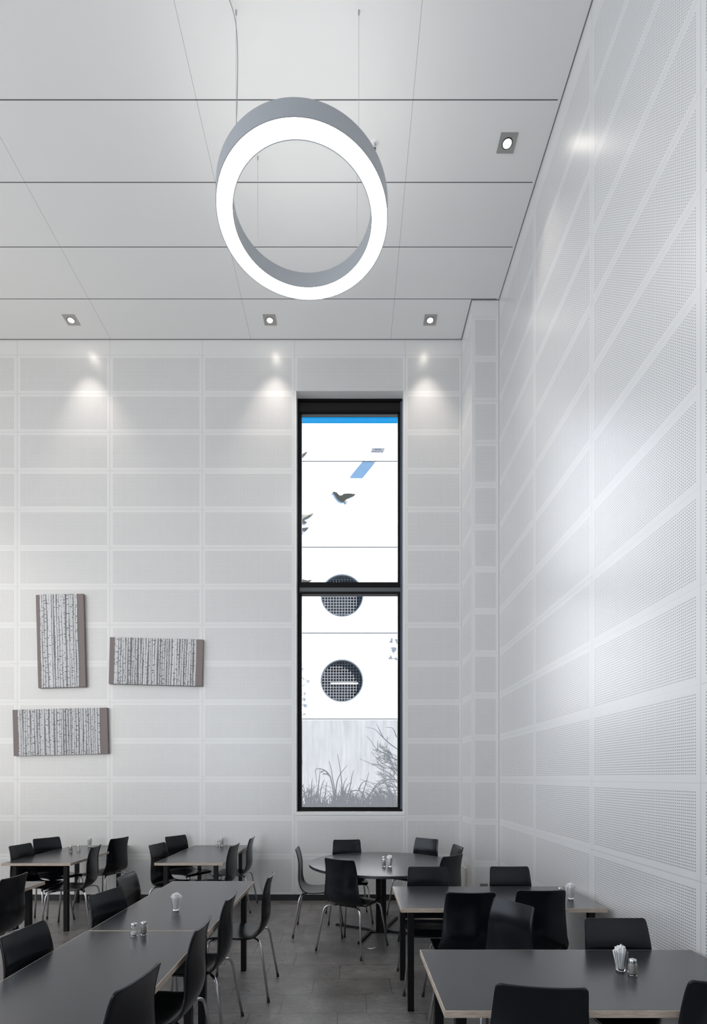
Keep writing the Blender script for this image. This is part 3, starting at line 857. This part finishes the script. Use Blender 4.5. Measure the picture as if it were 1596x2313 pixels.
for k, (cx, cz) in enumerate(holes):
    bm = bmesh.new()
    lathe(bm, [(HR-.002, -.03), (HR-.002, .26), (HR-.035, .26), (HR-.035, -.03)], 64, closed=True)
    bmesh.ops.rotate(bm, verts=bm.verts, cent=(0, 0, 0), matrix=Matrix.Rotation(-PI/2, 3, 'X'))
    bmesh.ops.translate(bm, verts=bm.verts, vec=(cx, .035, cz)); bmesh.ops.recalc_face_normals(bm, faces=bm.faces)
    pw = finish(bm, 'porthole_window', M['porth'], bld, angle=R(40))
    bm = bmesh.new(); rr = HR-.04
    for q in range(-7, 8):
        o = q*.0885; hl = math.sqrt(max(0, rr*rr-o*o))
        if hl < .05: continue
        box(bm, cx+o-.0065, cx+o+.0065, .118, .126, cz-hl, cz+hl); box(bm, cx-hl, cx+hl, .126, .134, cz+o-.0065, cz+o+.0065)
    finish(bm, 'grille', M['gr'], pw)
    bm = bmesh.new(); lathe(bm, [(0, 0), (HR-.036, 0), (HR-.036, .01), (0, .01)], 48)
    bmesh.ops.rotate(bm, verts=bm.verts, cent=(0, 0, 0), matrix=Matrix.Rotation(-PI/2, 3, 'X'))
    bmesh.ops.translate(bm, verts=bm.verts, vec=(cx, .24, cz)); bmesh.ops.recalc_face_normals(bm, faces=bm.faces)
    finish(bm, 'dark_glass', M['dark'], pw)
    if k == 1:
        bm = bmesh.new(); tube(bm, [(cx-.34, .2, cz-.045), (cx+.50, .2, cz-.045)], .022, 10); finish(bm, 'light_tube', M['tube'], pw)

# cut-out metal birds fixed in front of the facade
def cutout(name, pts, label, m, off=.03, th=.010):
    bm = bmesh.new(); n = len(pts)
    A = [bm.verts.new((x, YX-off, z)) for x, z in pts]; B = [bm.verts.new((x, YX-off+th, z)) for x, z in pts]
    for L in (A, B):
        bmesh.ops.triangle_fill(bm, edges=[bm.edges.new((L[i], L[(i+1) % n])) for i in range(n)], use_beauty=True)
    for i in range(n): bm.faces.new((A[i], A[(i+1) % n], B[(i+1) % n], B[i]))
    # two short fixing pins to the wall
    cx = sum(p[0] for p in pts)/n; cz = sum(p[1] for p in pts)/n
    tube(bm, [(cx, YX-off+th*.5, cz), (cx, YX-.001, cz)], .006, 6)
    bmesh.ops.recalc_face_normals(bm, faces=bm.faces)
    return tag(finish(bm, name, m), label, 'bird', 'metal bird cut-outs on the facade')
Z1 = lambda u, v, s=6.65, x0=670, y0=980: (FX(x0+u/s), FZ(y0+v/s))
bird = [(535,890),(545,877),(585,880),(605,892),(640,930),(668,932),(682,926),(700,908),(770,900),(850,908),(885,908),(872,925),(810,955),(770,970),
        (728,990),(735,1008),(762,1038),(752,1040),(722,1010),(716,1012),(748,1050),(738,1046),(702,1016),(683,1040),(672,1022),(640,1012),(600,970),(575,930),(560,905)]
cutout('metal_bird', [Z1(*p) for p in bird], 'dark metal bird silhouette flying left, in the middle of the upper window', M['birdm'])
cutout('metal_bird', [Z1(*p) for p in [(-150,330),(-60,350),(20,340),(75,318),(120,290),(158,270),(150,300),(122,335),(70,375),(10,420),(-60,430)]], 'grey metal bird wing at the left window edge, the topmost one', M['birdg'])
cutout('metal_bird', [Z1(*p) for p in [(-120,1230),(-40,1215),(60,1222),(100,1214),(150,1225),(200,1205),(254,1184),(250,1210),(210,1250),(150,1280),(105,1292),(118,1310),(160,1335),(130,1355),(70,1340),(30,1310),(-80,1290)]], 'large grey metal bird wing and tail at the left window edge, below the middle bird', M['birdg'])
cutout('metal_bird', [Z1(*p) for p in [(-100,1420),(20,1415),(100,1418),(140,1412),(178,1408),(165,1440),(130,1465),(90,1452),(20,1440),(-80,1450)]], 'small grey metal bird wing tip under the large one at the left window edge', M['birdg'])
cutout('metal_bird', [Z1(*p) for p in [(-30,1470),(60,1478),(100,1496),(85,1515),(50,1530),(-20,1540)]], 'tiny grey metal tail tip, lowest of the metal bird shapes at left', M['birdg'])
cutout('metal_bird', [(FX(a), FZ(b)) for a, b in [(660,1312),(683,1309),(694,1311.5),(705,1310),(698,1316),(690,1318.5),(660,1320)]], 'pale metal bird wing just above the transom bar at left', M['birdg'])

# painted silhouettes on the wall (thin paint layer)
def ribbon(bm, pts, w, y=-.004):
    y = -.0012 - .00001*(len(bm.verts) // 9 % 211) - .0000037*(len(bm.faces) % 7)
    pts = [Vector((p[0], 0, p[1])) for p in pts]
    if len(pts) > 2: pts = catmull(pts, 4)
    L = []; n = len(pts)
    for i, p in enumerate(pts):
        t = (pts[min(i+1, n-1)]-pts[max(i-1, 0)]).normalized(); s = Vector((-t.z, 0, t.x))
        ww = w*(1-.75*i/(n-1))/2
        L.append([bm.verts.new((p.x+s.x*ww, y, p.z+s.z*ww)), bm.verts.new((p.x-s.x*ww, y, p.z-s.z*ww)),
                  bm.verts.new((p.x-s.x*ww, -.0005, p.z-s.z*ww)), bm.verts.new((p.x+s.x*ww, -.0005, p.z+s.z*ww))])
    for a, b in zip(L, L[1:]):
        for k in range(4): bm.faces.new((a[k], b[k], b[(k+1) % 4], a[(k+1) % 4]))
Z2 = lambda u, v: Z1(u, v, 6.65, 670, 1620)
rg = random.Random(12)
bm = bmesh.new()
blades = [  # traced outlines of the taller blades
 [(560,1340),(555,1150),(520,960),(500,890),(440,810),(350,775),(280,790),(290,900),(297,990)],
 [(330,1340),(320,1100),(335,950),(345,850),(350,760)], [(600,1340),(570,1100),(540,930),(515,760),(480,660)],
 [(640,1340),(680,1100),(670,950),(645,740),(612,550)], [(560,1340),(600,1000),(640,880),(700,790),(762,720)],
 [(700,1340),(790,1080),(815,960),(830,880),(857,795)], [(680,1340),(700,1060),(715,980),(758,905)],
 [(210,1340),(215,1150),(225,1000),(238,920)], [(340,1300),(360,1100),(390,990),(420,935)], [(400,1330),(430,1150),(440,1050),(452,968)],
 [(80,1230),(110,1160),(160,1110),(220,1100),(280,1115)], [(75,1060),(108,1000)], [(690,1300),(730,1100),(770,1010),(828,985)],
 [(900,1340),(960,1240),(1000,1170),(960,1120),(915,1055)], [(950,1330),(990,1160),(1040,980),(1085,825)], [(930,1100),(960,1020),(1010,965),(1075,955)],
 [(1050,1340),(1100,1180),(1160,1060),(1240,975),(1330,945),(1400,945)], [(1000,1340),(1120,1140),(1200,1040),(1290,990),(1350,985)],
 [(1480,1340),(1420,1260),(1330,1210),(1200,1200),(1130,1240)], [(1180,1160),(1280,1120),(1400,1105),(1510,1100)], [(820,1340),(850,1200),(830,1130),(800,1110)],
 [(800,1120),(870,1100),(950,1110),(1010,1160),(1040,1250)], [(1500,1190),(1400,1160),(1290,1130),(1180,1160)], [(360,830),(420,800),(470,860),(510,910)], [(395,850),(450,855),(500,890)]]
for b in blades: ribbon(bm, [Z2(u-0, v) for u, v in b], .040)
for i in range(420):
    u = rg.uniform(60, 1520); clump = .6+.4*math.sin(u/95.0)
    h = rg.uniform(60, 300)*(.5+.7*clump)
    ln = rg.gauss(0, .45)*h + (-.25*h if u > 900 else 0)
    ribbon(bm, [Z2(u, 1400), Z2(u+ln*.25, 1370-h*.45), Z2(u+ln*.6, 1360-h*.85), Z2(u+ln, 1352-h)], rg.uniform(.014, .034))
for i in range(46):
    u = rg.uniform(760, 1500); s = rg.choice((-1, 1)); L_ = rg.uniform(90, 240); h = rg.uniform(80, 220)
    ribbon(bm, [Z2(u, 1390), Z2(u+s*L_*.3, 1350-h*.8), Z2(u+s*L_*.7, 1345-h), Z2(u+s*L_, 1350-h*.75)], rg.uniform(.014, .028))
bmesh.ops.recalc_face_normals(bm, faces=bm.faces)
finish(bm, 'painted_grass', M['mural'], bld)
bm = bmesh.new()
def twig(p, ang, ln, w, d):
    pts = [p]; a = ang
    for _ in range(4):
        a += rg.uniform(-.18, .18); q = pts[-1]; pts.append((q[0]+math.cos(a)*ln/4, q[1]+math.sin(a)*ln/4))
    ribbon(bm, pts, w)
    if d > 0:
        for k in (1, 2, 3, 3, 4)[:5]:
            if rg.random() < .82: twig(pts[k], a+rg.choice((-1, 1))*rg.uniform(.35, .9), ln*rg.uniform(.4, .62), w*.62, d-1)
for P in ([(1530,900),(1440,780),(1330,720),(1200,620),(1118,522)], [(1530,1000),(1400,850),(1280,790),(1140,710),(950,625)],
          [(1520,640),(1400,600),(1290,530),(1190,470),(1110,350),(1040,280)], [(1510,480),(1400,400),(1300,310),(1230,240),(1165,178),(1040,152)],
          [(1300,310),(1250,210),(1195,98)], [(1500,300),(1465,210),(1430,160),(1330,150)], [(1530,960),(1400,930),(1240,1000),(1100,980),(950,925)],
          [(1215,490),(1215,420),(1212,345)], [(1240,495),(1180,495),(1135,482)]):
    ribbon(bm, [Z2(*p) for p in P], .030)
for i in range(26):
    u = rg.uniform(1380, 1560); v = rg.uniform(560, 1180)
    twig(Z2(u, v), rg.uniform(PI*.55, PI*1.08), rg.uniform(.28, .55), .017, 2)
bmesh.ops.recalc_face_normals(bm, faces=bm.faces)
finish(bm, 'painted_shrub', M['mural'], bld)
# small painted leaves at the left and small painted birds at the right
Z3 = lambda u, v: Z1(u, v, 6.65, 670, 1420)
bm = bmesh.new()
for cu, cv, n_, sz in ((95,600,9,34),(95,640,7,30),(95,760,8,40),(165,790,12,45),(110,850,6,36),(110,980,10,60),(110,1060,16,70),(120,1150,20,70),(110,1300,10,55),(60,1050,12,60)):
    for _ in range(n_):
        a = rg.uniform(0, PI*2); r = rg.uniform(.3, 1)*sz; u0, v0 = cu+rg.uniform(-20, 20), cv+rg.uniform(-20, 20)
        ribbon(bm, [Z3(u0, v0), Z3(u0+math.cos(a)*r*.5, v0+math.sin(a)*r*.5+4), Z3(u0+math.cos(a)*r, v0+math.sin(a)*r)], .022)
bmesh.ops.recalc_face_normals(bm, faces=bm.faces)
finish(bm, 'painted_branches', M['paleart'], bld)
def painted(pts):
    bm = bmesh.new(); L = [bm.verts.new((x, -.004, z)) for x, z in pts]; n = len(L)
    r = bmesh.ops.triangle_fill(bm, edges=[bm.edges.new((L[i], L[(i+1) % n])) for i in range(n)], use_beauty=True)
    ex = bmesh.ops.extrude_face_region(bm, geom=list(bm.faces))
    bmesh.ops.translate(bm, verts=[v for v in ex['geom'] if isinstance(v, bmesh.types.BMVert)], vec=(0, .0035, 0))
    bmesh.ops.recalc_face_normals(bm, faces=bm.faces)
    finish(bm, 'painted_bird', M['paleart'], bld)
for P in ([(1425,130),(1445,165),(1436,200),(1450,212),(1410,216),(1378,198),(1402,190),(1410,160)], [(1468,160),(1520,155),(1540,200),(1500,236),(1492,205),(1480,180)],
          [(1400,298),(1420,280),(1470,278),(1500,290),(1492,335),(1465,350),(1452,390),(1440,350),(1418,330),(1432,305)],
          [(1406,392),(1425,415),(1432,440),(1475,444),(1488,415),(1500,440),(1530,470),(1490,476),(1462,452),(1425,458),(1376,460),(1378,432),(1396,430)]):
    painted([Z3(*p) for p in P])

# floodlight on its bracket
fl = tag(empty('floodlight', (FX(852), YX, FZ(1020))), 'small white floodlight on a bracket high on the white building', 'floodlight')
hw = .188
for sx in (-1, 1):
    bm = bmesh.new(); tube(bm, [(sx*(hw-.012), -.0005, .0), (sx*(hw-.012), -.20, -.092)], .009, 8); finish(bm, 'bracket_arm', M['gr'], fl)
bm = bmesh.new(); box(bm, -hw, hw, -.014, -.001, -.012, .012); finish(bm, 'wall_plate', M['lampw'], fl)
bm = bmesh.new()
vs = box(bm, -hw, hw, -.47, -.20, -.03, .03)
for v in vs: v.co.z += (v.co.y)*.46
finish(bm, 'lamp_head', M['lampw'], fl, bevel=.006)
bm = bmesh.new()
vs = box(bm, -.09, .09, -.478, -.4705, -.018, .016)
for v in vs: v.co.z += (v.co.y)*.46
finish(bm, 'lamp_window', M['porth'], fl)
bm = bmesh.new(); tube(bm, catmull([(.03, -.002, -.02), (.0, -.06, -.11), (-.05, -.14, -.13), (-.10, -.22, -.12)], 6), .005, 6); finish(bm, 'cable', M['rubber'], fl)

# ground outside
bm = bmesh.new(); box(bm, -40, 40, YO+.002, 60, -.35, -.25)
tag(finish(bm, 'ground', M['ground']), kind='structure', label='gravel ground outside')

# ------------------------------------------------------------------ lights
def area(name, loc, target, sx, sy, e, col=(1, 1, 1)):
    L = bpy.data.lights.new(name, 'AREA'); L.shape = 'RECTANGLE'; L.size = sx; L.size_y = sy; L.energy = e; L.color = col
    o = bpy.data.objects.new(name, L); COL.objects.link(o); o.location = loc
    o.rotation_euler = (Vector(target)-Vector(loc)).to_track_quat('-Z', 'Y').to_euler(); return o
S = bpy.data.lights.new('sun', 'SUN'); S.energy = 19.5; S.angle = R(.53); S.color = (1, .955, .90)
so = bpy.data.objects.new('sun', S); COL.objects.link(so); so.location = (8, -2, 20)
so.rotation_euler = Vector((-1.38, 1, -1.23)).to_track_quat('-Z', 'Y').to_euler()
# added soft fill lights at the unseen rear and left windows
FILL = area('rear_fill', ((RX0+RX1)/2, YR-.02, (RZ0+RZ1)/2), ((RX0+RX1)/2, 0, (RZ0+RZ1)/2), RX1-RX0, RZ1-RZ0, 190, (1, .97, .93))
area('left_fill', (XL+.02, (LY0+LY1)/2, (LZ0+LZ1)/2), (0, (LY0+LY1)/2, (LZ0+LZ1)/2), LY1-LY0, LZ1-LZ0, 315, (1, .95, .885))
# portal in the tall window
L = bpy.data.lights.new('window_portal', 'AREA'); L.shape = 'RECTANGLE'; L.size = WX1-WX0; L.size_y = WZ1-WZ0
try: L.cycles.is_portal = True
except Exception: pass
po = bpy.data.objects.new('window_portal', L); COL.objects.link(po); po.location = (0, YF+.12, (WZ0+WZ1)/2); po.rotation_euler = (R(-90), 0, 0)

w = bpy.data.worlds.new('sky'); sc.world = w; w.use_nodes = True
bg = w.node_tree.nodes['Background']; bg.inputs[0].default_value = (.0, .31, .76, 1); bg.inputs[1].default_value = 1.0

# ------------------------------------------------------------------ camera
cam = bpy.data.cameras.new('camera'); co = bpy.data.objects.new('camera', cam); COL.objects.link(co)
co.location = (0, 0, CAMZ); co.rotation_euler = (R(90), 0, 0)
cam.sensor_fit = 'VERTICAL'; cam.sensor_height = 36; cam.lens = 1180/2313*36
cam.shift_y = 598.5/2313; cam.shift_x = 8/2313; cam.clip_start = .05; cam.clip_end = 200
sc.camera = co
sc.view_settings.view_transform = 'Standard'; sc.view_settings.look = 'None'
sc.view_settings.exposure = 0.2; sc.view_settings.gamma = 1; sc.view_settings.use_curve_mapping = False
sc.cycles.use_denoising = True
sc.cycles.sample_clamp_indirect = 6
sc.cycles.max_bounces = 10; sc.cycles.diffuse_bounces = 6; sc.cycles.transparent_max_bounces = 12
